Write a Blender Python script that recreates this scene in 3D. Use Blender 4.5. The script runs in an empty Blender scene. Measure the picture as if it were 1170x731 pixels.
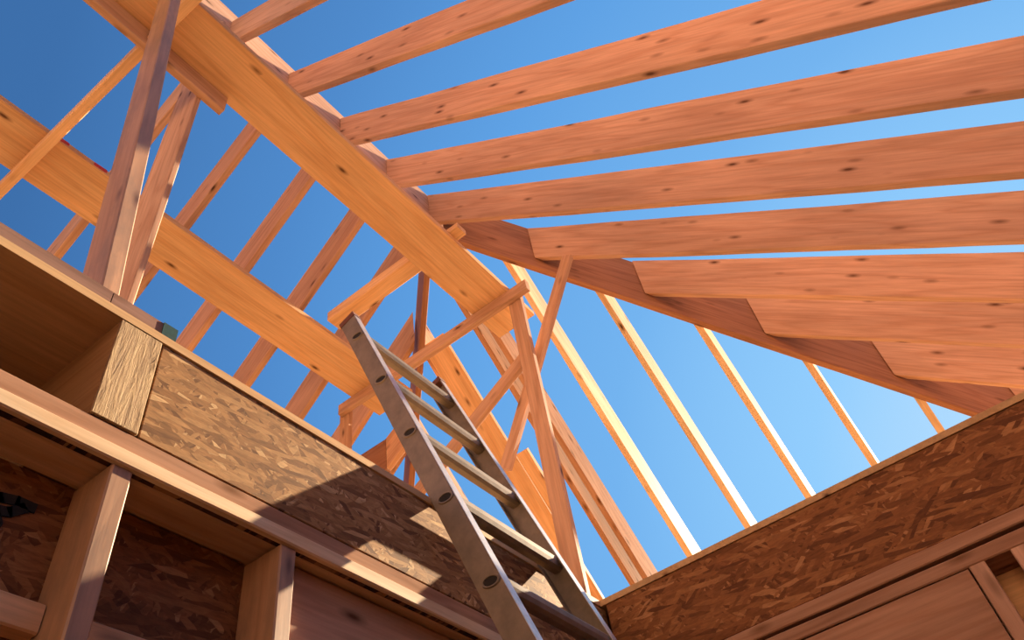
import bpy, bmesh, math, random
from mathutils import Vector, Matrix, noise

random.seed(7)
scene = bpy.context.scene
COL = scene.collection
EYE = 1.60                        # camera height above the ground-floor slab
V = Vector

# ------------------------------------------------------------------ materials
def new_mat(name):
    m = bpy.data.materials.new(name); m.use_nodes = True
    nt = m.node_tree; nt.nodes.clear()
    out = nt.nodes.new('ShaderNodeOutputMaterial')
    b = nt.nodes.new('ShaderNodeBsdfPrincipled')
    nt.links.new(b.outputs[0], out.inputs[0])
    return m, nt, b

def N(nt, t, **kw):
    n = nt.nodes.new(t)
    for k, v in kw.items():
        if k.startswith('_'): setattr(n, k[1:], v)
        else: n.inputs[k.replace('__', ' ')].default_value = v
    return n

def ramp(nt, src, stops):
    r = nt.nodes.new('ShaderNodeValToRGB')
    el = r.color_ramp.elements
    while len(el) < len(stops): el.new(0.5)
    for e, (p, c) in zip(el, stops):
        e.position = p; e.color = (c, c, c, 1) if isinstance(c, (int, float)) else (*c, 1)
    nt.links.new(src, r.inputs[0]); return r.outputs[0]

def mix(nt, fac, a, b, mode='MIX'):
    m = nt.nodes.new('ShaderNodeMix'); m.data_type = 'RGBA'; m.blend_type = mode
    for sock, v in ((m.inputs[0], fac), (m.inputs[6], a), (m.inputs[7], b)):
        if hasattr(v, 'is_output'): nt.links.new(v, sock)
        else: sock.default_value = v if isinstance(v, (int, float)) else (*v, 1)
    return m.outputs[2]

def obj_coords(nt, scale, spread=37.0):
    tc = nt.nodes.new('ShaderNodeTexCoord'); oi = nt.nodes.new('ShaderNodeObjectInfo')
    mul = N(nt, 'ShaderNodeVectorMath', _operation='MULTIPLY')
    mul.inputs[1].default_value = (spread, spread * .61, spread * .37)
    nt.links.new(oi.outputs['Random'], mul.inputs[0])
    add = N(nt, 'ShaderNodeVectorMath', _operation='ADD')
    nt.links.new(tc.outputs['Object'], add.inputs[0]); nt.links.new(mul.outputs[0], add.inputs[1])
    mp = nt.nodes.new('ShaderNodeMapping'); mp.inputs['Scale'].default_value = scale
    nt.links.new(add.outputs[0], mp.inputs[0])
    return mp.outputs[0], add.outputs[0], oi.outputs['Random']

def scaled(nt, vec, scale, rot=(0, 0, 0)):
    mp = nt.nodes.new('ShaderNodeMapping'); mp.inputs['Scale'].default_value = scale
    mp.inputs['Rotation'].default_value = rot
    nt.links.new(vec, mp.inputs[0]); return mp.outputs[0]

def wood(name, light, dark, knot=(.12, .05, .02), knots=.6, rough=.62, var=.12, ring=9.0, grey=None, spec=.16):
    """sawn softwood, grain along the object's own X axis"""
    m, nt, b = new_mat(name)
    v0, base, rnd = obj_coords(nt, (.55, 6.5, 6.5))
    n1 = N(nt, 'ShaderNodeTexNoise', Scale=1.0, Detail=3.0, Roughness=.5, Distortion=.3); nt.links.new(v0, n1.inputs[0])
    mu = N(nt, 'ShaderNodeMath', _operation='MULTIPLY'); nt.links.new(n1.outputs[0], mu.inputs[0]); mu.inputs[1].default_value = ring
    pp = N(nt, 'ShaderNodeMath', _operation='PINGPONG'); nt.links.new(mu.outputs[0], pp.inputs[0]); pp.inputs[1].default_value = .5
    rings = ramp(nt, pp.outputs[0], [(0, .25), (.25, .8), (.5, 1.0)])
    n2 = N(nt, 'ShaderNodeTexNoise', Scale=1.0, Detail=5.0, Roughness=.65)
    nt.links.new(scaled(nt, base, (4, 95, 95)), n2.inputs[0])
    n3 = N(nt, 'ShaderNodeTexNoise', Scale=1.0, Detail=2.0)
    nt.links.new(scaled(nt, base, (1.1, 3, 3)), n3.inputs[0])
    c = mix(nt, rings, dark, light)
    fine = ramp(nt, n2.outputs[0], [(.3, .72), (.7, 1.08)])
    c = mix(nt, .8, c, fine, 'MULTIPLY')
    patch = ramp(nt, n3.outputs[0], [(.3, .8), (.7, 1.1)])
    c = mix(nt, .9, c, patch, 'MULTIPLY')
    if grey:
        n5 = N(nt, 'ShaderNodeTexNoise', Scale=1.0, Detail=6.0, Roughness=.7)
        nt.links.new(scaled(nt, base, (3, 9, 9)), n5.inputs[0])
        c = mix(nt, ramp(nt, n5.outputs[0], [(.45, 0), (.65, .8)]), c, grey)
    # knots: a few cells of a stretched cell pattern carry a round dark knot
    vo = N(nt, 'ShaderNodeTexVoronoi', Scale=1.0, Randomness=1.0)
    nt.links.new(scaled(nt, base, (5.0, 15, 15)), vo.inputs[0])
    kd = ramp(nt, vo.outputs['Distance'], [(.06, 1.0), (.13, .5), (.24, 0.0)])
    sep = nt.nodes.new('ShaderNodeSeparateColor'); nt.links.new(vo.outputs['Color'], sep.inputs[0])
    sel = ramp(nt, sep.outputs[0], [(1 - knots - .02, 0.0), (1 - knots, 1.0)])
    km = N(nt, 'ShaderNodeMath', _operation='MULTIPLY'); nt.links.new(kd, km.inputs[0]); nt.links.new(sel, km.inputs[1])
    c = mix(nt, km.outputs[0], c, knot)
    hs = nt.nodes.new('ShaderNodeHueSaturation'); nt.links.new(c, hs.inputs['Color'])
    mr = N(nt, 'ShaderNodeMapRange'); nt.links.new(rnd, mr.inputs[0])
    mr.inputs[3].default_value = 1 - var; mr.inputs[4].default_value = 1 + var * .6
    nt.links.new(mr.outputs[0], hs.inputs['Value'])
    nt.links.new(hs.outputs[0], b.inputs['Base Color'])
    b.inputs['Roughness'].default_value = rough
    b.inputs['Specular IOR Level'].default_value = spec
    bp = N(nt, 'ShaderNodeBump', Strength=.12, Distance=.002); nt.links.new(n2.outputs[0], bp.inputs['Height'])
    nt.links.new(bp.outputs[0], b.inputs['Normal'])
    return m

def osb(name, tones, gain=1.0):
    """pressed strand board: layers of elongated flakes lying in several directions on the board's local XZ face"""
    m, nt, b = new_mat(name)
    _, base, rnd = obj_coords(nt, (1, 1, 1))
    wob = N(nt, 'ShaderNodeTexNoise', Scale=9.0, Detail=3.0); nt.links.new(base, wob.inputs[0])
    dv = N(nt, 'ShaderNodeVectorMath', _operation='SCALE'); nt.links.new(wob.outputs[1], dv.inputs[0]); dv.inputs['Scale'].default_value = .014
    ad = N(nt, 'ShaderNodeVectorMath', _operation='ADD'); nt.links.new(base, ad.inputs[0]); nt.links.new(dv.outputs[0], ad.inputs[1])
    cols = []; hs_ = []
    for k, (ang, sc) in enumerate([(1.25, (27, 1, 100)), (0.75, (22, 1, 100)), (-0.6, (20, 1, 90)), (0.12, (16, 1, 90))]):
        vo = N(nt, 'ShaderNodeTexVoronoi', Scale=1.0); nt.links.new(scaled(nt, scaled(nt, ad.outputs[0], (1, 1, 1), (0, ang, 0)), sc), vo.inputs[0])
        sep = nt.nodes.new('ShaderNodeSeparateColor'); nt.links.new(vo.outputs['Color'], sep.inputs[0])
        cols.append((ramp(nt, sep.outputs[0], [(0, tones[0]), (.3, tones[1]), (.62, tones[2]), (.9, tones[3]), (1, tones[4])]), sep.outputs[1], sep.outputs[0]))
    c = cols[0][0]; h = cols[0][2]
    for k in (1, 2, 3):
        sel = ramp(nt, cols[k][1], [(.5, 0.0), (.56, 1.0)])
        c = mix(nt, sel, c, cols[k][0]); h = mix(nt, sel, h, cols[k][2])
    gr = N(nt, 'ShaderNodeTexNoise', Scale=1.0, Detail=5.0, Roughness=.7); nt.links.new(scaled(nt, ad.outputs[0], (30, 30, 160), (0, .3, 0)), gr.inputs[0])
    c = mix(nt, .8, c, ramp(nt, gr.outputs[0], [(.28, .5), (.72, 1.22)]), 'MULTIPLY')
    nt.links.new(c, b.inputs['Base Color'])
    b.inputs['Roughness'].default_value = .75; b.inputs['Specular IOR Level'].default_value = .25
    bp = N(nt, 'ShaderNodeBump', Strength=.55, Distance=.004); nt.links.new(h, bp.inputs['Height'])
    nt.links.new(bp.outputs[0], b.inputs['Normal'])
    return m

def fibrous(name):
    """cut end of a parallel-strand beam: streaky fibres running up the local Z axis"""
    m, nt, b = new_mat(name)
    _, base, rnd = obj_coords(nt, (1, 1, 1))
    n = N(nt, 'ShaderNodeTexNoise', Scale=1.0, Detail=6.0, Roughness=.7, Distortion=1.2)
    nt.links.new(scaled(nt, base, (75, 75, 7), (0, .12, 0)), n.inputs[0])
    c = ramp(nt, n.outputs[0], [(.28, (.10, .05, .02)), (.44, (.28, .165, .07)), (.58, (.43, .28, .13)), (.75, (.58, .41, .22))])
    nt.links.new(c, b.inputs['Base Color']); b.inputs['Roughness'].default_value = .8
    bp = N(nt, 'ShaderNodeBump', Strength=.8, Distance=.006); nt.links.new(n.outputs[0], bp.inputs['Height']); nt.links.new(bp.outputs[0], b.inputs['Normal'])
    return m

def plain(name, col, rough=.6, metal=0.0, mottling=.25, scale=30, bump=.1):
    m, nt, b = new_mat(name)
    _, base, rnd = obj_coords(nt, (1, 1, 1))
    n = N(nt, 'ShaderNodeTexNoise', Scale=scale, Detail=5.0, Roughness=.6); nt.links.new(base, n.inputs[0])
    c = mix(nt, ramp(nt, n.outputs[0], [(.3, 0.0), (.7, 1.0)]), tuple(x * (1 - mottling) for x in col), tuple(min(1, x * (1 + mottling * .6)) for x in col))
    nt.links.new(c, b.inputs['Base Color']); b.inputs['Roughness'].default_value = rough; b.inputs['Metallic'].default_value = metal
    if bump:
        bp = N(nt, 'ShaderNodeBump', Strength=bump, Distance=.003); nt.links.new(n.outputs[0], bp.inputs['Height']); nt.links.new(bp.outputs[0], b.inputs['Normal'])
    return m

FIR   = wood('douglas_fir_pink', (.66, .395, .265), (.53, .285, .175))
FIRL  = wood('douglas_fir_pale', (.70, .41, .25), (.56, .29, .16))
PLANK = wood('yellow_fir', (.80, .49, .265), (.71, .39, .185), knots=.2, ring=6, var=.04)
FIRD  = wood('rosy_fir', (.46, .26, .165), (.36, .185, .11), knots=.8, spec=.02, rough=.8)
MAUVE = wood('plate_shade_mauve', (.40, .24, .185), (.31, .175, .135), knots=.3, spec=.02, rough=.8)  # mauve lumber, darkened so the sole plates look shaded
SPRUCE = wood('pale_spruce', (.83, .62, .40), (.70, .46, .26), knots=.3)
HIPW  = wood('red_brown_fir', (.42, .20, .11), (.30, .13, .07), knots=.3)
STUD  = wood('brown_stud', (.46, .24, .12), (.34, .16, .075), knots=.4)
STUDL = wood('tan_board', (.66, .42, .24), (.56, .33, .17), knots=.3)
STUDG = wood('weathered_stud', (.54, .30, .165), (.41, .21, .11), knots=.4, grey=(.27, .165, .105), spec=.6, rough=.5)
PLY   = wood('plywood', (.42, .225, .10), (.33, .16, .065), knots=.35, ring=5)
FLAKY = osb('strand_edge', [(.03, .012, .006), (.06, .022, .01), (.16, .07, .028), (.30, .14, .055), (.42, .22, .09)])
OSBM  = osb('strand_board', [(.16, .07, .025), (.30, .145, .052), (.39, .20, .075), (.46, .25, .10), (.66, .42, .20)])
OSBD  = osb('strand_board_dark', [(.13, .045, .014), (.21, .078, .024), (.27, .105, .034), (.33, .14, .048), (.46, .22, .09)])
DECKM = wood('deck_plywood', (.66, .42, .21), (.58, .34, .155), knots=.35, ring=5)
PSL   = fibrous('parallel_strand_end')
ALU   = plain('dull_aluminium', (.25, .20, .155), .5, .4, .22, 26, .06)
ALUD  = plain('rung_socket_shade', (.014, .010, .008), .8, .0, .3, 60)  # near-black colour stands in for the shade inside the rung ends
ALUE  = plain('bright_aluminium', (.72, .70, .68), .38, .85, .2, 40, .05)
RUST  = plain('rusty_end_cap', (.16, .055, .035), .7, .1, .3, 50)
GREEN = plain('green_end_paint', (.012, .055, .045), .55, 0, .3, 60)
RED   = plain('red_crayon', (.55, .05, .04), .7, 0, .3, 80)
DIRT  = plain('bare_earth', (.42, .33, .23), .95, 0, .3, 2.5, .3)
CONC  = plain('concrete', (.40, .37, .33), .9, 0, .15, 6, .2)

# ------------------------------------------------------------------ geometry helpers
def wpt(p): return V((p[0], p[1], p[2] + EYE))

def link(name, bm, mat, mw, parent=None):
    me = bpy.data.meshes.new(name); bm.normal_update(); bm.to_mesh(me); bm.free()
    me.materials.append(mat)
    o = bpy.data.objects.new(name, me); COL.objects.link(o)
    o.matrix_world = mw
    if parent is not None:
        o.parent = parent
        bpy.context.view_layer.update()
        o.matrix_parent_inverse = Matrix.Identity(4)
        o.matrix_basis = PM[parent.name].inverted() @ mw
    PM[o.name] = mw
    return o
PM = {}

def tag(o, label, cat, group=None):
    o['label'] = label; o['category'] = cat
    if group: o['group'] = group
    return o

def struct(o, label=None):
    o['kind'] = 'structure'
    if label: o['label'] = label
    return o

def frame(p0, p1, up):
    X = (V(p1) - V(p0)).normalized()
    Z = V(up); Z = (Z - X * Z.dot(X)).normalized()
    Y = Z.cross(X)
    m = Matrix.Identity(4)
    for i in range(3):
        m[i][0], m[i][1], m[i][2] = X[i], Y[i], Z[i]
    w = wpt(p0)
    m[0][3], m[1][3], m[2][3] = w
    return m, X, Y, Z

SEED = [0]
def lumber(name, p0, p1, up, w, d, mat, anchor=(0, 0), cut0=None, cut1=None, wav=.0025, ch=.003, parent=None, extra0=0.0, extra1=0.0):
    """one sawn stick from p0 to p1. local X runs along it, Z towards 'up' (depth d), Y across (thickness w).
    anchor (-1..1) says which corner of the section lies on the line; cut0/cut1 are world normals of the end cuts."""
    mw, X, Y, Z = frame(p0, p1, up)
    L = (V(p1) - V(p0)).length
    SEED[0] += 1; sd = SEED[0] * 3.17
    prof = []
    a, b = w / 2, d / 2
    oy, oz = -anchor[0] * a, -anchor[1] * b
    for sy, sz in ((-1, -1), (1, -1), (1, 1), (-1, 1)):
        c1 = (sy * (a - ch), sz * b); c2 = (sy * a, sz * (b - ch))
        pr = [c1, c2] if sy * sz > 0 else [c2, c1]
        if (sy, sz) == (-1, -1): pr = [(-a, -b + ch), (-a + ch, -b)]
        if (sy, sz) == (1, -1): pr = [(a - ch, -b), (a, -b + ch)]
        if (sy, sz) == (1, 1): pr = [(a, b - ch), (a - ch, b)]
        if (sy, sz) == (-1, 1): pr = [(-a + ch, b), (-a, b - ch)]
        prof += pr
    prof = [(y + oy, z + oz) for y, z in prof]
    def endx(n, y, z, base):
        if n is None: return base
        n = V(n); nx = n.dot(X)
        return base - (n.dot(Y) * y + n.dot(Z) * z) / nx
    seg = max(2, min(26, int(L / .16)))
    bm = bmesh.new(); rings = []
    for k in range(seg + 1):
        t = k / seg; r = []
        for i, (y, z) in enumerate(prof):
            x = endx(cut0, y, z, -extra0) * (1 - t) + endx(cut1, y, z, L + extra1) * t
            dy = dz = 0
            if 0 < k < seg:
                q = noise.noise(V((x * 1.3 + sd, sd, (i // 2) * 1.7)))
                q2 = noise.noise(V((x * 5.1 + sd, sd * 2, (i // 2) * 2.3)))
                dz = (q * wav + q2 * wav * .5); dy = noise.noise(V((x * 1.1, sd * 3, (i // 2) * 1.1))) * wav * .6
                if i in (4, 5): dz -= max(0, q2) * wav * 1.6        # a little wane on one upper arris
            r.append(bm.verts.new((x, y + dy, z + dz)))
        rings.append(r)
    for k in range(seg):
        for i in range(8):
            j = (i + 1) % 8
            bm.faces.new((rings[k][i], rings[k + 1][i], rings[k + 1][j], rings[k][j]))
    bm.faces.new(rings[0]); bm.faces.new(rings[-1][::-1])
    bmesh.ops.recalc_face_normals(bm, faces=bm.faces[:])
    return link(name, bm, mat, mw, parent)

def slab(name, lo, hi, mat, ch=.0, parent=None):
    """axis-aligned board between two corners (camera-relative heights); origin at its lower near corner"""
    lo, hi = V(lo), V(hi); s = hi - lo
    bm = bmesh.new(); bmesh.ops.create_cube(bm, size=1)
    for v in bm.verts:
        v.co = V(((v.co.x + .5) * s.x, (v.co.y + .5) * s.y, (v.co.z + .5) * s.z))
    if ch: bmesh.ops.bevel(bm, geom=bm.edges[:], offset=ch, segments=1, affect='EDGES')
    return link(name, bm, mat, Matrix.Translation(wpt(lo)), parent)

UP = (0, 0, 1)
# ------------------------------------------------------------------ key lines of the roof (metres, camera at 0,0,0)
S = .86
RX0, RDX = .791, .405
RIDGE_R, RIDGE_L = 1.768, 1.816
HIPM, HIPB = -1.1313, 4.492
def hip_y(x): return HIPM * x + HIPB
def hz(x, c=6.633): return c - .973 * x                    # underside of the end slope
LHX0 = 2.42
def lhip_y(x): return RIDGE_L + (x - LHX0) * 1.131
DECK_T, DECK_B = 1.203, 1.184
YW, XW = 1.05, 2.105

# ------------------------------------------------------------------ ridge and its planks
rb = lumber('ridge_board', (-.9, 1.792, 4.245), (2.44, 1.792, 4.275), UP, .040, .345, FIR, (0, -1))
tag(rb, 'deep ridge board running along the peak between the two rows of rafters', 'beam')

z0 = [2.715, 2.745, 2.714, 2.740, 2.772, 2.782, 2.782, 2.792, 2.806, 2.81]
sl = [.829, .821, .856, .856, .863, .846, .860, .842, .865, .86]
rl = ['rafter at top of the photo, first and shortest visible on right slope beside the post',
      'second right-slope rafter from the top, its upper end against the ridge board',
      'third right-slope rafter from the top, leaving the ridge halfway along the plank',
      'fourth right-slope rafter from the top, full length between sky gaps',
      'fifth right-slope rafter, last one reaching the ridge just above the hip',
      'uppermost of the short rafters, slanted end butting the hip above the brace tip',
      'second short rafter down the hip, slanted end on the red-brown hip face',
      'third short rafter down the hip, below a thin slit of sky',
      'fourth short rafter down the hip, its slanted end lowest above the right rim board',
      'last jack rafter low on the hip, tip just showing over the rim']
for i in range(10):
    x = RX0 + RDX * i
    yt = RIDGE_R if i < 5 else hip_y(x) - .012
    ye = -2.15
    p0 = (x, yt, z0[i] + sl[i] * yt); p1 = (x, ye, z0[i] + sl[i] * ye)
    n = (0, 1, 0) if i < 5 else (-HIPM, 1, 0)
    if i >= 5:
        # long bevel: the line is the near (-X) lower corner
        pass
    o = lumber('rafter' if i < 5 else 'jack_rafter', p0, p1, UP, .038, .243, FIR, (-1, -1), cut0=n, cut1=(0, 1, 0), wav=.005)
    tag(o, rl[i], 'rafter', 'rafters of the right roof slope' if i < 5 else 'jack rafters on the hip')

# hips
hp0 = (2.462, hip_y(2.462), 4.073 - .945 * (2.462 - 2.524)); hp1 = (5.75, hip_y(5.75), 4.073 - .945 * (5.75 - 2.524))
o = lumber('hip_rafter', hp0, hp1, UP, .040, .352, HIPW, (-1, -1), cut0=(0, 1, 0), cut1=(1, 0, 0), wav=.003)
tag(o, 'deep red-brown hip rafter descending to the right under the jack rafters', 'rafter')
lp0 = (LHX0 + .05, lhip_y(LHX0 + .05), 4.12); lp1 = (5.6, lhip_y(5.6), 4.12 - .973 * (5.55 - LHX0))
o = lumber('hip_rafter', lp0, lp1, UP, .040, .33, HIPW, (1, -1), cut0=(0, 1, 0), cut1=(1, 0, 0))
tag(o, 'dark hip rafter of the far left corner, seen edge-on behind the ladder', 'rafter')

# end-slope rafters (run along X)
def end_rafter(y, xs, label, group='rafters of the far end slope', d=.21, side=1, mat=SPRUCE, cut=None):
    o = lumber('end_rafter', (xs, y, hz(xs)), (5.75, y, hz(5.75)), UP, .038, d, mat, (side, -1), cut0=cut, cut1=(1, 0, 0), wav=.004)
    return tag(o, label, 'rafter', group)
far = .056
for y, lab in ((1.49, 'pale sunlit end rafter nearest the leaning post, crossing behind the steep brace'),
               (1.09, 'second pale end rafter right of the post, dropping from the hip'),
               (.695, 'third pale end rafter right of the post, dropping from the hip'),
               (.29, 'fourth pale end rafter right of the post, thin against the sky'),
               (-.10, 'shortest pale end rafter at the sky corner below the hip')):
    xs = (HIPB - y) / -HIPM + far
    end_rafter(y, xs, lab, cut=(-HIPM, 1, 0))
end_rafter(1.905, 2.60, 'pinkish end rafter under the ridge end, left one of the close pair behind the post', cut=(1, 0, 0), mat=FIRD)
end_rafter(1.812, 2.46, 'pinkish end rafter under the ridge end, right one of the close pair behind the post', cut=(1, 0, 0), mat=FIRD)
for y, lab in ((2.30, 'end rafter with bright lit edge, left of the wide flat board behind the ladder'),
               (2.72, 'end rafter left of the hip pair, mostly hidden by the ladder rails'),
               (3.12, 'lowest end rafter on the left, behind the far ladder rail')):
    xs = LHX0 + (y - RIDGE_L) / 1.131 + far
    end_rafter(y, xs, lab, cut=(1.131, -1, 0), mat=FIRL)
# flat boards nailed under the end slope
fl = (.973, 0, 1)
o = lumber('flat_board', (2.87, 2.176, hz(2.87) - .002), (4.9, 2.176, hz(4.9) - .002), fl, .165, .038, PLANK, (0, 1), cut0=(1, 0, 0))
tag(o, 'wide flat orange board under the end slope, right behind the ladder', 'board')
o = lumber('scab_board', (3.53, 2.046, hz(3.53) - .003), (3.9, 2.046, hz(3.9) - .003), fl, .085, .038, PLANK, (0, 1))
tag(o, 'short orange scab board beside the wide flat board, left of the tall post', 'board')

# left slope
ll = ['left-slope rafter highest in the photo, behind the two posts',
      'second left-slope rafter, crossing above the lower plank right of the posts',
      'third left-slope rafter, midway along the lower plank',
      'fourth left-slope rafter, ending near the cross ledger',
      'fifth left-slope rafter, partly behind the crossing brace above the ladder top']
for i in range(5):
    x = RX0 + RDX * i + .004
    yb = 5.5
    zt = 4.29
    o = lumber('rafter', (x, RIDGE_L, zt), (x, yb, zt - S * (yb - RIDGE_L)), UP, .038, .22, FIRL, (1, -1), cut0=(0, 1, 0), cut1=(0, 1, 0), wav=.004)
    tag(o, ll[i], 'rafter', 'rafters of the left roof slope')
for i, lab in ((5, 'pink jack rafter on the left hip, seen over the ladder top'), (6, 'pink jack rafter low on the left hip, below the cross ledger'), (7, 'jack rafter at the foot of the left hip')):
    x = RX0 + RDX * i
    ys = lhip_y(x) + .03
    o = lumber('jack_rafter', (x, ys, 4.29 - S * (ys - RIDGE_L)), (x, 5.5, 4.29 - S * (5.5 - RIDGE_L)), UP, .038, .22, FIRL, (1, -1), cut0=(1.131, -1, 0), cut1=(0, 1, 0), wav=.004)
    tag(o, lab, 'rafter', 'jack rafters on the left hip')

# staging planks on ledgers
KS = .8965
def kp(*p): return tuple(v * KS for v in p)
PZ = 3.815
o = lumber('staging_plank', kp(-.35, 1.70, PZ), kp(3.15, 1.70, PZ), UP, .292 * KS, .036, PLANK, (0, -1), wav=.003)
tag(o, 'wide orange plank lying flat under the ridge, uppermost of the two', 'plank')
o = lumber('staging_plank', kp(-.35, 2.765, PZ), kp(3.14, 2.765, PZ), UP, .315 * KS, .036, PLANK, (0, -1), wav=.003)
tag(o, 'wide orange plank lying flat under the left rafters, lower of the two', 'plank')
for k, (xa, xb) in enumerate(((.46, .51), (.64, .70), (.76, .80))):
    bm = bmesh.new(); bmesh.ops.create_cube(bm, size=1)
    for v in bm.verts:
        v.co = V((v.co.x * (xb - xa) + (v.co.y * .01), v.co.y * .004, v.co.z * .020 + v.co.x * .004))
    mw = Matrix.Translation(wpt(((xa + xb) / 2, (2.765 - .1575) * KS - .0005, PZ * KS + .022)))
    r = link('crayon_mark', bm, RED, mw, o); r['label'] = 'red crayon mark on the plank edge'
# ledgers across (along Y)
o = lumber('ledger', kp(2.88, 1.42, 3.77), kp(2.88, 3.04, 3.77), UP, .036, .08, FIR, (0, 0))
tag(o, 'cross ledger carrying the far ends of both planks, over the ladder', 'ledger')
o = lumber('ledger', kp(.487, 1.862, 3.7695), kp(.487, 3.35, 3.7695), UP, .044, .083, PLANK, (0, 0))
tag(o, 'ledger under the near end of the lower plank, at the left edge of the photo', 'ledger')
o = lumber('ledger', kp(.487, 1.20, 3.7695), kp(.487, 1.808, 3.7695), UP, .044, .083, PLANK, (0, 0))
tag(o, 'short ledger under the upper plank, right of the leaning post at the top edge', 'ledger')
o = lumber('ledger', kp(2.345, 1.60, 3.857), kp(2.345, 2.56, 3.857), UP, .10, .07, PLANK, (0, -1))
tag(o, 'orange crosspiece between the two planks above the ladder top', 'ledger')
o = lumber('short_block', kp(2.335, 1.49, 3.858), kp(2.335, 1.595, 3.858), UP, .075, .036, PLANK, (0, -1))
tag(o, 'short block end poking out beside the upper plank near the hip', 'block')
o = lumber('runner', kp(-.4, 1.835, 3.748), kp(.905, 1.835, 3.748), UP, .036, .118, FIR, (0, 0))
tag(o, 'horizontal runner under the upper plank, its cut end beside the leaning post', 'beam')

# posts and braces
o = lumber('leaning_post', (.412, 1.112, 1.243), (.352, 1.361, 3.25), (0, -1, .2), .038, .092, STUDG, (0, 0), cut0=UP, cut1=UP)
tag(o, 'grey leaning post in front, sunlit along its lower right edge', 'post')
px_, py_ = .706, 1.755
o = lumber('upright_board', (px_, py_, DECK_T), (px_, py_, 4.15), (0, 1, 0), .024, .185, FIR, (0, 0))
tag(o, 'pinkish upright board behind the leaning grey post, under the runner', 'post')
qx, qy = 2.92 * KS, 1.545 * KS
o = lumber('upright_post', (qx, qy, DECK_T), (qx, qy, 3.86 * KS), (0, 1, 0), .036, .083, FIR, (0, 0))
tag(o, 'tall upright post under the far end of the upper plank', 'post')
qx, qy = 2.92 * KS, 3.025 * KS
o = lumber('upright_post', (qx, qy, DECK_T), (qx, qy, 3.81 * KS), (0, 1, 0), .036, .078, FIRL, (0, 0))
tag(o, 'short-looking post under the ledger end above the strand board rim', 'post')
o = lumber('diagonal_brace', kp(3.00, 1.155, 3.935), kp(3.00, 1.87, 2.66), (0, 1, .5), .036, .063, FIR, (0, 0))
tag(o, 'steep brace leaning from the hip across behind the tall post', 'brace')
o = lumber('diagonal_brace', kp(2.958, 1.56, 3.315), kp(2.958, 2.75, 2.65), UP, .034, .077, FIR, (0, 0))
tag(o, 'long brace sloping down left from the tall post toward the ladder', 'brace')
o = lumber('tie_rafter', (3.0, 2.737, 3.170), (3.0, 2.53, 3.170 + .207 * .62), UP, .038, .21, FIRL, (-1, -1), cut0=(0, 1, 0))
tag(o, 'pink rafter tail meeting the red-brown board beside the ladder', 'rafter')
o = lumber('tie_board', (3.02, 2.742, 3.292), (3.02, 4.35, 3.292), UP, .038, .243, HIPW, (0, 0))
tag(o, 'red-brown board above the strand board rim, left of the ladder', 'board')

# ------------------------------------------------------------------ upper deck and opening
def osb_panel(name, lo, hi, mat, rotz=0):
    return slab(name, lo, hi, mat)
struct(slab('floor', (-4.2, YW - .004, DECK_B), (XW - .004, 5.35, DECK_T), DECKM))
struct(slab('floor', (XW - .004, -1.72, DECK_B), (5.5, 5.35, DECK_T), DECKM))
struct(slab('floor', (-4.2, -1.72, DECK_B), (XW - .004, -1.45, DECK_T), DECKM))
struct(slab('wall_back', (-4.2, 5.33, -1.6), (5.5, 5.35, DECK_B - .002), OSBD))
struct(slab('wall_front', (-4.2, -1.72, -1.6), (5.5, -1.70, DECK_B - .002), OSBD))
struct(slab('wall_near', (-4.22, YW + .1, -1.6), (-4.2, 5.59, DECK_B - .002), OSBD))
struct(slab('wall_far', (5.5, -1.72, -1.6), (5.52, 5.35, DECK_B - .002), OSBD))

def rim_panel(name, p0, length, height, thick, axis, mat, z):
    bm = bmesh.new(); bmesh.ops.create_cube(bm, size=1)
    for v in bm.verts: v.co = V(((v.co.x + .5) * length, (v.co.y + .5) * thick, (v.co.z + .5) * height))
    bmesh.ops.bevel(bm, geom=bm.edges[:], offset=.0015, segments=1, affect='EDGES')
    mw = Matrix.Translation(wpt((p0[0], p0[1], z))) @ Matrix.Rotation(axis, 4, 'Z')
    return link(name, bm, mat, mw)
RB = .9535
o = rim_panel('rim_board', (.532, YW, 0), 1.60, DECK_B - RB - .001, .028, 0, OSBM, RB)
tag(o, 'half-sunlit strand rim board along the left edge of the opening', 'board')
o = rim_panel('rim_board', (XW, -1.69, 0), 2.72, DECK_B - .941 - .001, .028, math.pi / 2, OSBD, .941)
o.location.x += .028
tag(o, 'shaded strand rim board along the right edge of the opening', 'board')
# beam with fibrous end
bmm = lumber('strand_beam', (.4845, YW + .001, 1.068), (.4845, 4.4, 1.068), UP, .088, .229, PLY, (0, 0), wav=.0005)
tag(bmm, 'deep strand beam with fibrous cut end beside the dark joist bay', 'beam')
e = slab('cut_end', (.4415, YW - .003, .955), (.5275, YW + .003, 1.1825), PSL, .001, bmm)
e['label'] = 'fibrous sawn end of the beam'
o = lumber('blocking', (-1.2, 2.95, 1.068), (.438, 2.95, 1.068), UP, .038, .229, PLY, (0, 0))
tag(o, 'blocking board closing the dark joist bay at the left', 'board')
# sole plates on deck
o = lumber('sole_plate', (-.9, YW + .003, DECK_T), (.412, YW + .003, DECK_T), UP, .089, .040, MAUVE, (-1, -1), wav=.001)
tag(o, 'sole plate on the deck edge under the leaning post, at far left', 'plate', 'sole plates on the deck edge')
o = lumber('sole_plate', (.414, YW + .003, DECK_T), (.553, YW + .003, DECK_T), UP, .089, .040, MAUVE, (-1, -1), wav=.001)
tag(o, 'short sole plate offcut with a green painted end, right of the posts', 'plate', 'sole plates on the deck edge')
g = slab('painted_end', (.5525, YW + .004, DECK_T + .001), (.5555, YW + .09, DECK_T + .039), GREEN, 0, o); g['label'] = 'dark green painted end'
gz = slab('painted_face', (.522, YW + .0005, DECK_T + .0015), (.5535, YW + .004, DECK_T + .0385), GREEN, 0, o); gz['label'] = 'dark green paint wrapped on the face'

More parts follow.
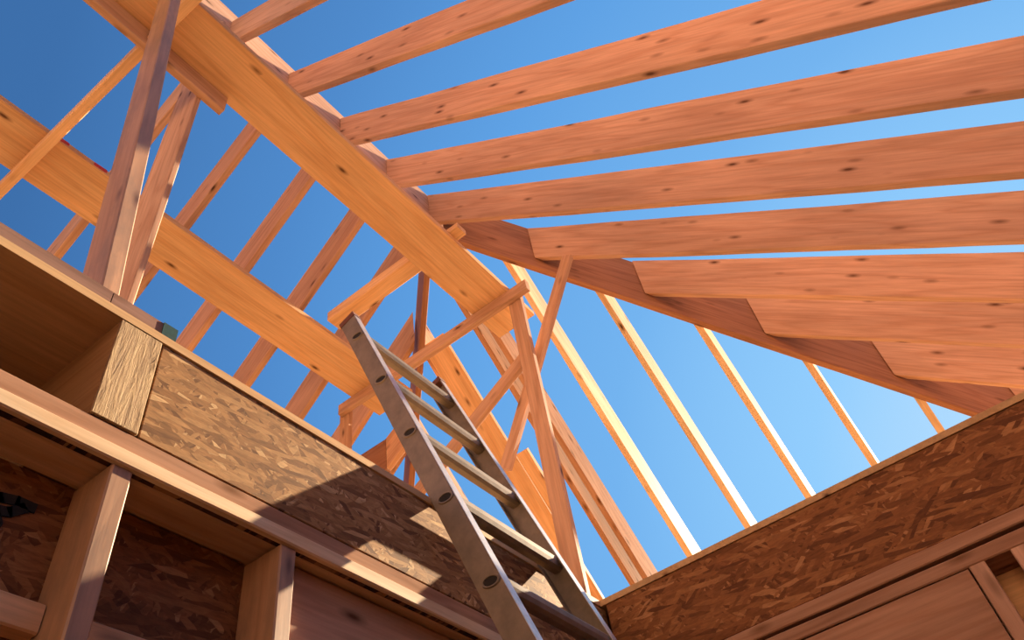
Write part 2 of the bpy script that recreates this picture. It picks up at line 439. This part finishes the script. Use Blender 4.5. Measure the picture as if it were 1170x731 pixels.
# left wall under the deck
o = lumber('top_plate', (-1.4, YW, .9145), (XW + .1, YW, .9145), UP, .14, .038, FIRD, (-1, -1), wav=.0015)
tag(o, 'upper pinkish top plate under the left rim board', 'plate')
o = lumber('plate_strip', (-1.4, YW - .0075, .884), (XW - .002, YW - .0075, .884), UP, .014, .029, SPRUCE, (-1, -1), wav=.004)
tag(o, 'pale wavy-edged strip nailed along the front of the left top plate', 'plate')
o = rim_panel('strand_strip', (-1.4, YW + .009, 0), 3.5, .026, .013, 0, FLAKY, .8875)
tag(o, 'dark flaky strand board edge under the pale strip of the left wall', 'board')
o = lumber('plate_filler', (-1.4, 1.073, .888), (XW, 1.073, .888), UP, .083, .024, STUDL, (-1, -1), wav=.001)
tag(o, 'smooth flat board under the left top plate, between two strand board edges', 'plate')
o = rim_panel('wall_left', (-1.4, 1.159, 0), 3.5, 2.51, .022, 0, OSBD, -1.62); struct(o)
BLACK = plain('black_paint', (.012, .010, .009), .8, 0, .2, 60)
strokes = [((.380, .812), (.400, .824), (.425, .829), (.452, .828)), ((.376, .796), (.395, .800), (.420, .806), (.438, .822)), ((.398, .798), (.408, .782), (.404, .766))]
for st in strokes:
    bm = bmesh.new()
    for (xa, za), (xb, zb) in zip(st, st[1:]):
        d_ = V((xb - xa, 0, zb - za)); L_ = d_.length; d_.normalize(); n_ = V((-d_.z, 0, d_.x)) * .0085
        a_, b_ = V((xa, 1.1583, za)) - d_ * .003, V((xb, 1.1583, zb)) + d_ * .003
        ring = []
        for y_ in (1.1565, 1.1592):
            ring.append([bm.verts.new(V((p_.x, y_, p_.z))) for p_ in (a_ - n_, b_ - n_, b_ + n_, a_ + n_)])
        bm.faces.new(ring[0]); bm.faces.new(ring[1][::-1])
        for k_ in range(4):
            bm.faces.new((ring[0][k_], ring[1][k_], ring[1][(k_ + 1) % 4], ring[0][(k_ + 1) % 4]))
    bmesh.ops.recalc_face_normals(bm, faces=bm.faces[:])
    q_ = link('paint_stroke', bm, BLACK, Matrix.Translation((0, 0, EYE)), o); q_['label'] = 'black paint stroke on the wall sheathing'
def stud(x, y, label, w=.038, d=.106, mat=STUDG, ztop=.882, ax=(1, 0, 0), nm='wall_stud'):
    o = lumber(nm, (x, y, -1.6), (x, y, ztop), ax, d, w, mat, (0, 0), wav=.0015)
    return tag(o, label, 'stud')
o = stud(.521, 1.104, 'front wall stud at lower left with a sunlit top', mat=STUDG)
o = stud(.875, 1.104, 'second wall stud at lower left with a sunlit strip on its edge', mat=STUDG)
stud(-.02, 1.104, 'wall stud beyond the left edge of the frame')
o = lumber('header_board', (.897, 1.094, .724), (XW, 1.094, .724), UP, .030, .318, FIR, (-1, 0), wav=.001)
tag(o, 'smooth header board under the left top plate, right of the second stud', 'board')
for xa, xb, lab in ((.542, .853, 'horizontal blocking between the two studs at the lower left'), (.0, .500, 'horizontal blocking left of the front stud')):
    o = lumber('wall_blocking', (xa, 1.138, .642), (xb, 1.138, .642), UP, .036, .046, PLANK, (0, 0))
    tag(o, lab, 'blocking')

# right wall under the deck
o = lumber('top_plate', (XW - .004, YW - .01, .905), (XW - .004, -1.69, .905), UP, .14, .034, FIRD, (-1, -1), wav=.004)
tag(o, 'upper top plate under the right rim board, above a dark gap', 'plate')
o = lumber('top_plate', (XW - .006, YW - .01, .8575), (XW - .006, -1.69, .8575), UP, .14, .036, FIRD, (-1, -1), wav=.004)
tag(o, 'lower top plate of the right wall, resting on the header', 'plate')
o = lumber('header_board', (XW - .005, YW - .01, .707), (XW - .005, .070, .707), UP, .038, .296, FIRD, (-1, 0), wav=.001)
tag(o, 'knotty header board at the lower right under the top plates', 'board')
def rstud(y, label, x=XW + .040):
    o = lumber('wall_stud', (x, y, -1.6), (x, y, .857), (0, 1, 0), .09, .038, FIR, (0, 0), wav=.001)
    return tag(o, label, 'stud')
rstud(.047, 'wall stud beside the right end of the knotty header')
rstud(-.052, 'wall stud at the right edge of the frame, beyond the lit gap')
o = rim_panel('wall_right', (XW + .118, -1.69, 0), 2.7, 2.46, .018, math.pi / 2, PLANK, -1.605); struct(o)

# ------------------------------------------------------------------ ladder
D = V((0, .35006, .93671)).normalized(); NN = V((0, -D.z, D.y))
def lad(x, t, n): return V((x, 0, 0)) + D * t + NN * n
T_TOP, T_BOT = 2.475, -1.90
lroot = bpy.data.objects.new('extension_ladder', None); COL.objects.link(lroot)
base = lad(1.55, T_BOT, -.53)
lm = Matrix(((1, 0, 0, 0), (0, NN.y, D.y, 0), (0, NN.z, D.z, 0), (0, 0, 0, 1)))   # local x = width, y = depth, z = along the ladder
lroot.matrix_world = Matrix.Translation(wpt(base)) @ lm
PM[lroot.name] = lroot.matrix_world.copy()
tag(lroot, 'dull aluminium ladder leaning on the left edge of the opening', 'ladder')
LW = PM[lroot.name].copy()
HALF, DEP, FL, TH = .245, .064, .030, .004
LEN = T_TOP - T_BOT
def extrude_profile(name, pts, z_lo, z_hi, mat, parent, mwl):
    bm = bmesh.new()
    lo = [bm.verts.new((x, y, z_lo)) for x, y in pts]; hi = [bm.verts.new((x, y, z_hi)) for x, y in pts]
    n = len(pts)
    for i in range(n):
        j = (i + 1) % n; bm.faces.new((lo[i], lo[j], hi[j], hi[i]))
    bm.faces.new(lo[::-1]); bm.faces.new(hi)
    bmesh.ops.recalc_face_normals(bm, faces=bm.faces[:])
    bmesh.ops.bevel(bm, geom=[e for e in bm.edges if e.calc_length() > 1], offset=.0012, segments=2, affect='EDGES')
    return link(name, bm, mat, LW @ mwl, parent)
rails = []
for s in (-1, 1):
    xo = s * HALF; h = DEP / 2
    pts = [(xo, -h), (xo - s * FL, -h), (xo - s * FL, -h + TH), (xo - s * TH, -h + TH), (xo - s * TH, h - TH), (xo - s * FL, h - TH), (xo - s * FL, h), (xo, h)]
    r = extrude_profile('rail', pts, 0, LEN, ALU, lroot, Matrix.Identity(4)); rails.append(r)
    # bright front flange
    pts = [(xo + s * .0006, h - .0005), (xo - s * (FL + .0006), h - .0005), (xo - s * (FL + .0006), h + .0012), (xo + s * .0006, h + .0012)]
    f = extrude_profile('front_flange', pts, 0.01, LEN - .004, ALUE, r, Matrix.Identity(4)); f['label'] = 'bright front flange of the rail'
    pts = [(xo + s * .002, -h - .002), (xo - s * (FL + .002), -h - .002), (xo - s * (FL + .002), h + .0025), (xo + s * .002, h + .0025)]
    c = extrude_profile('end_cap', pts, LEN - .022, LEN + .003, RUST, r, Matrix.Identity(4)); c['label'] = 'rusty red end cap'
RY = .007
rung_t = [2.332 - .2935 * k for k in range(15)]
for t in rung_t:
    z = t - T_BOT
    if z < .1: continue
    prof = [(q1 * 1.15, q2 * 1.15) for q1, q2 in [(-.016, -.010), (-.010, -.016), (.006, -.017), (.015, -.012), (.018, -.002), (.017, .010), (.013, .0155), (-.013, .0155), (-.016, .011)]]
    # D-shaped section in (depth, along), with the tread turned level
    bm = bmesh.new(); a = math.radians(-20.5)
    A = []; B = []
    for (y, zz) in prof:
        yy = y * math.cos(a) - zz * math.sin(a); z2 = y * math.sin(a) + zz * math.cos(a)
        A.append(bm.verts.new((-HALF + TH, yy + RY, z + z2))); B.append(bm.verts.new((HALF - TH, yy + RY, z + z2)))
    n = len(prof)
    for i in range(n):
        j = (i + 1) % n; bm.faces.new((A[i], A[j], B[j], B[i]))
    bm.faces.new(A); bm.faces.new(B[::-1])
    bmesh.ops.recalc_face_normals(bm, faces=bm.faces[:])
    rg = link('rung', bm, ALU, LW, lroot)
    for s in (-1, 1):
        # swaged rung end on the outer face of each rail: raised oval ring with a flat disc coloured as hollow shade
        bm = bmesh.new(); ro, ri = [], []
        R1 = 20
        for k in range(R1):
            an = 2 * math.pi * k / R1
            cy, cz = math.cos(an), math.sin(an)
            def pt(ry, rz, x):
                yy, zz = ry * cy, rz * cz
                b_ = math.radians(-28)
                return (x, RY + yy * math.cos(b_) - zz * math.sin(b_), z + yy * math.sin(b_) + zz * math.cos(b_))
            x0 = s * HALF
            ro.append((bm.verts.new(pt(.027, .0165, x0 - s * .001)), bm.verts.new(pt(.0245, .0145, x0 + s * .004)), bm.verts.new(pt(.020, .0112, x0 + s * .0037)), bm.verts.new(pt(.0195, .0105, x0 + s * .0006))))
        for k in range(R1):
            j = (k + 1) % R1
            for q in range(3):
                bm.faces.new((ro[k][q], ro[j][q], ro[j][q + 1], ro[k][q + 1]))
        bmesh.ops.recalc_face_normals(bm, faces=bm.faces[:])
        ring = link('rung_collar', bm, ALU, LW, rg)
        bm = bmesh.new(); vs = []
        for k in range(R1):
            an = 2 * math.pi * k / R1; b_ = math.radians(-28)
            yy, zz = .0198 * math.cos(an), .0108 * math.sin(an)
            vs.append((RY + yy * math.cos(b_) - zz * math.sin(b_), z + yy * math.sin(b_) + zz * math.cos(b_)))
        f1 = [bm.verts.new((s * (HALF + .0012), y, q)) for y, q in vs]; f2 = [bm.verts.new((s * (HALF - .003), y, q)) for y, q in vs]
        bm.faces.new(f1); bm.faces.new(f2[::-1])
        for k in range(R1):
            j = (k + 1) % R1; bm.faces.new((f1[k], f1[j], f2[j], f2[k]))
        bmesh.ops.recalc_face_normals(bm, faces=bm.faces[:])
        shade_disc = link('rung_shade_disc', bm, ALUD, LW, rg); shade_disc['label'] = 'flat disc coloured dark for the shade inside the rung end'

# ------------------------------------------------------------------ ground
struct(slab('floor', (-5, -3.2, -1.8), (6.4, 6.2, -1.6), DECKM))
struct(slab('ground', (-60, -60, -2.1), (60, 60, -1.75), DIRT))

# unseen house added behind the camera as a sunlit bounce for warm fill light
STUCCO = plain('bounce_stucco', (.40, .275, .20), .9, 0, .08, 8, .1)
bm = bmesh.new()
prof = [(-8.0, -1.8), (9.0, -1.8), (9.0, 3.6), (.5, 7.6), (-8.0, 3.6)]
A = [bm.verts.new((-8.5, y, z)) for y, z in prof]; B = [bm.verts.new((-19, y, z)) for y, z in prof]
for i in range(5):
    j = (i + 1) % 5; bm.faces.new((A[i], A[j], B[j], B[i]))
bm.faces.new(A); bm.faces.new(B[::-1])
bmesh.ops.recalc_face_normals(bm, faces=bm.faces[:])
struct(link('added_bounce_house', bm, STUCCO, Matrix.Translation((0, 0, EYE))))

# ------------------------------------------------------------------ sky, sun, camera
SUN = V((1, -.176, .428)).normalized()
w = bpy.data.worlds.new('sky'); scene.world = w; w.use_nodes = True
nt = w.node_tree; nt.nodes.clear()
out = nt.nodes.new('ShaderNodeOutputWorld'); bg = nt.nodes.new('ShaderNodeBackground')
def lin(c): return tuple(((x / 255) / 12.92 if x / 255 <= .04045 else ((x / 255 + .055) / 1.055) ** 2.4) for x in c)
# clear sky: deep blue away from the sun, paler towards it (a function of the angle to the sun)
tc = nt.nodes.new('ShaderNodeTexCoord')
dp = N(nt, 'ShaderNodeVectorMath', _operation='DOT_PRODUCT'); dp.inputs[1].default_value = SUN
nt.links.new(tc.outputs['Generated'], dp.inputs[0])
mr = N(nt, 'ShaderNodeMapRange'); nt.links.new(dp.outputs['Value'], mr.inputs[0]); mr.inputs[1].default_value = -1; mr.inputs[2].default_value = 1
q = lambda d: (d + 1) / 2
skyc = ramp(nt, mr.outputs[0], [(q(-.6), lin((46, 90, 146))), (q(.31), lin((62, 112, 172))), (q(.56), lin((80, 139, 205))), (q(.72), lin((96, 162, 229))),
                               (q(.86), lin((116, 180, 240))), (q(.955), lin((147, 206, 254))), (q(1.0), lin((185, 224, 255)))])
nt.links.new(skyc, bg.inputs[0])
bg.inputs[1].default_value = 1.0
nt.links.new(bg.outputs[0], out.inputs[0])

ld = bpy.data.lights.new('sun', 'SUN'); ld.energy = 21.0; ld.angle = math.radians(.53); ld.color = (1.0, .79, .54)
lo = bpy.data.objects.new('sun', ld); COL.objects.link(lo)
lo.rotation_euler = SUN.to_track_quat('Z', 'Y').to_euler(); lo.location = (20, -4, 10)

cam = bpy.data.cameras.new('camera'); co = bpy.data.objects.new('camera', cam); COL.objects.link(co)
M = ((0.59993184, -0.78843545, -0.13583568), (0.53584704, 0.52205685, -0.66356959), (0.59409573, 0.32530938, 0.73567933))
r, d_, f_ = (V(x) for x in M)                     # camera right, down, forward in world axes
mw = Matrix.Identity(4)
for i in range(3):
    mw[i][0], mw[i][1], mw[i][2] = r[i], -d_[i], -f_[i]
mw[2][3] = EYE
co.matrix_world = mw
cam.sensor_fit = 'HORIZONTAL'; cam.sensor_width = 36; cam.lens = 36 * 908.18 / 1170
cam.clip_start = .02
scene.camera = co

scene.view_settings.view_transform = 'Standard'; scene.view_settings.look = 'None'
scene.view_settings.gamma = 1; scene.view_settings.use_curve_mapping = False
scene.view_settings.exposure = 0.0
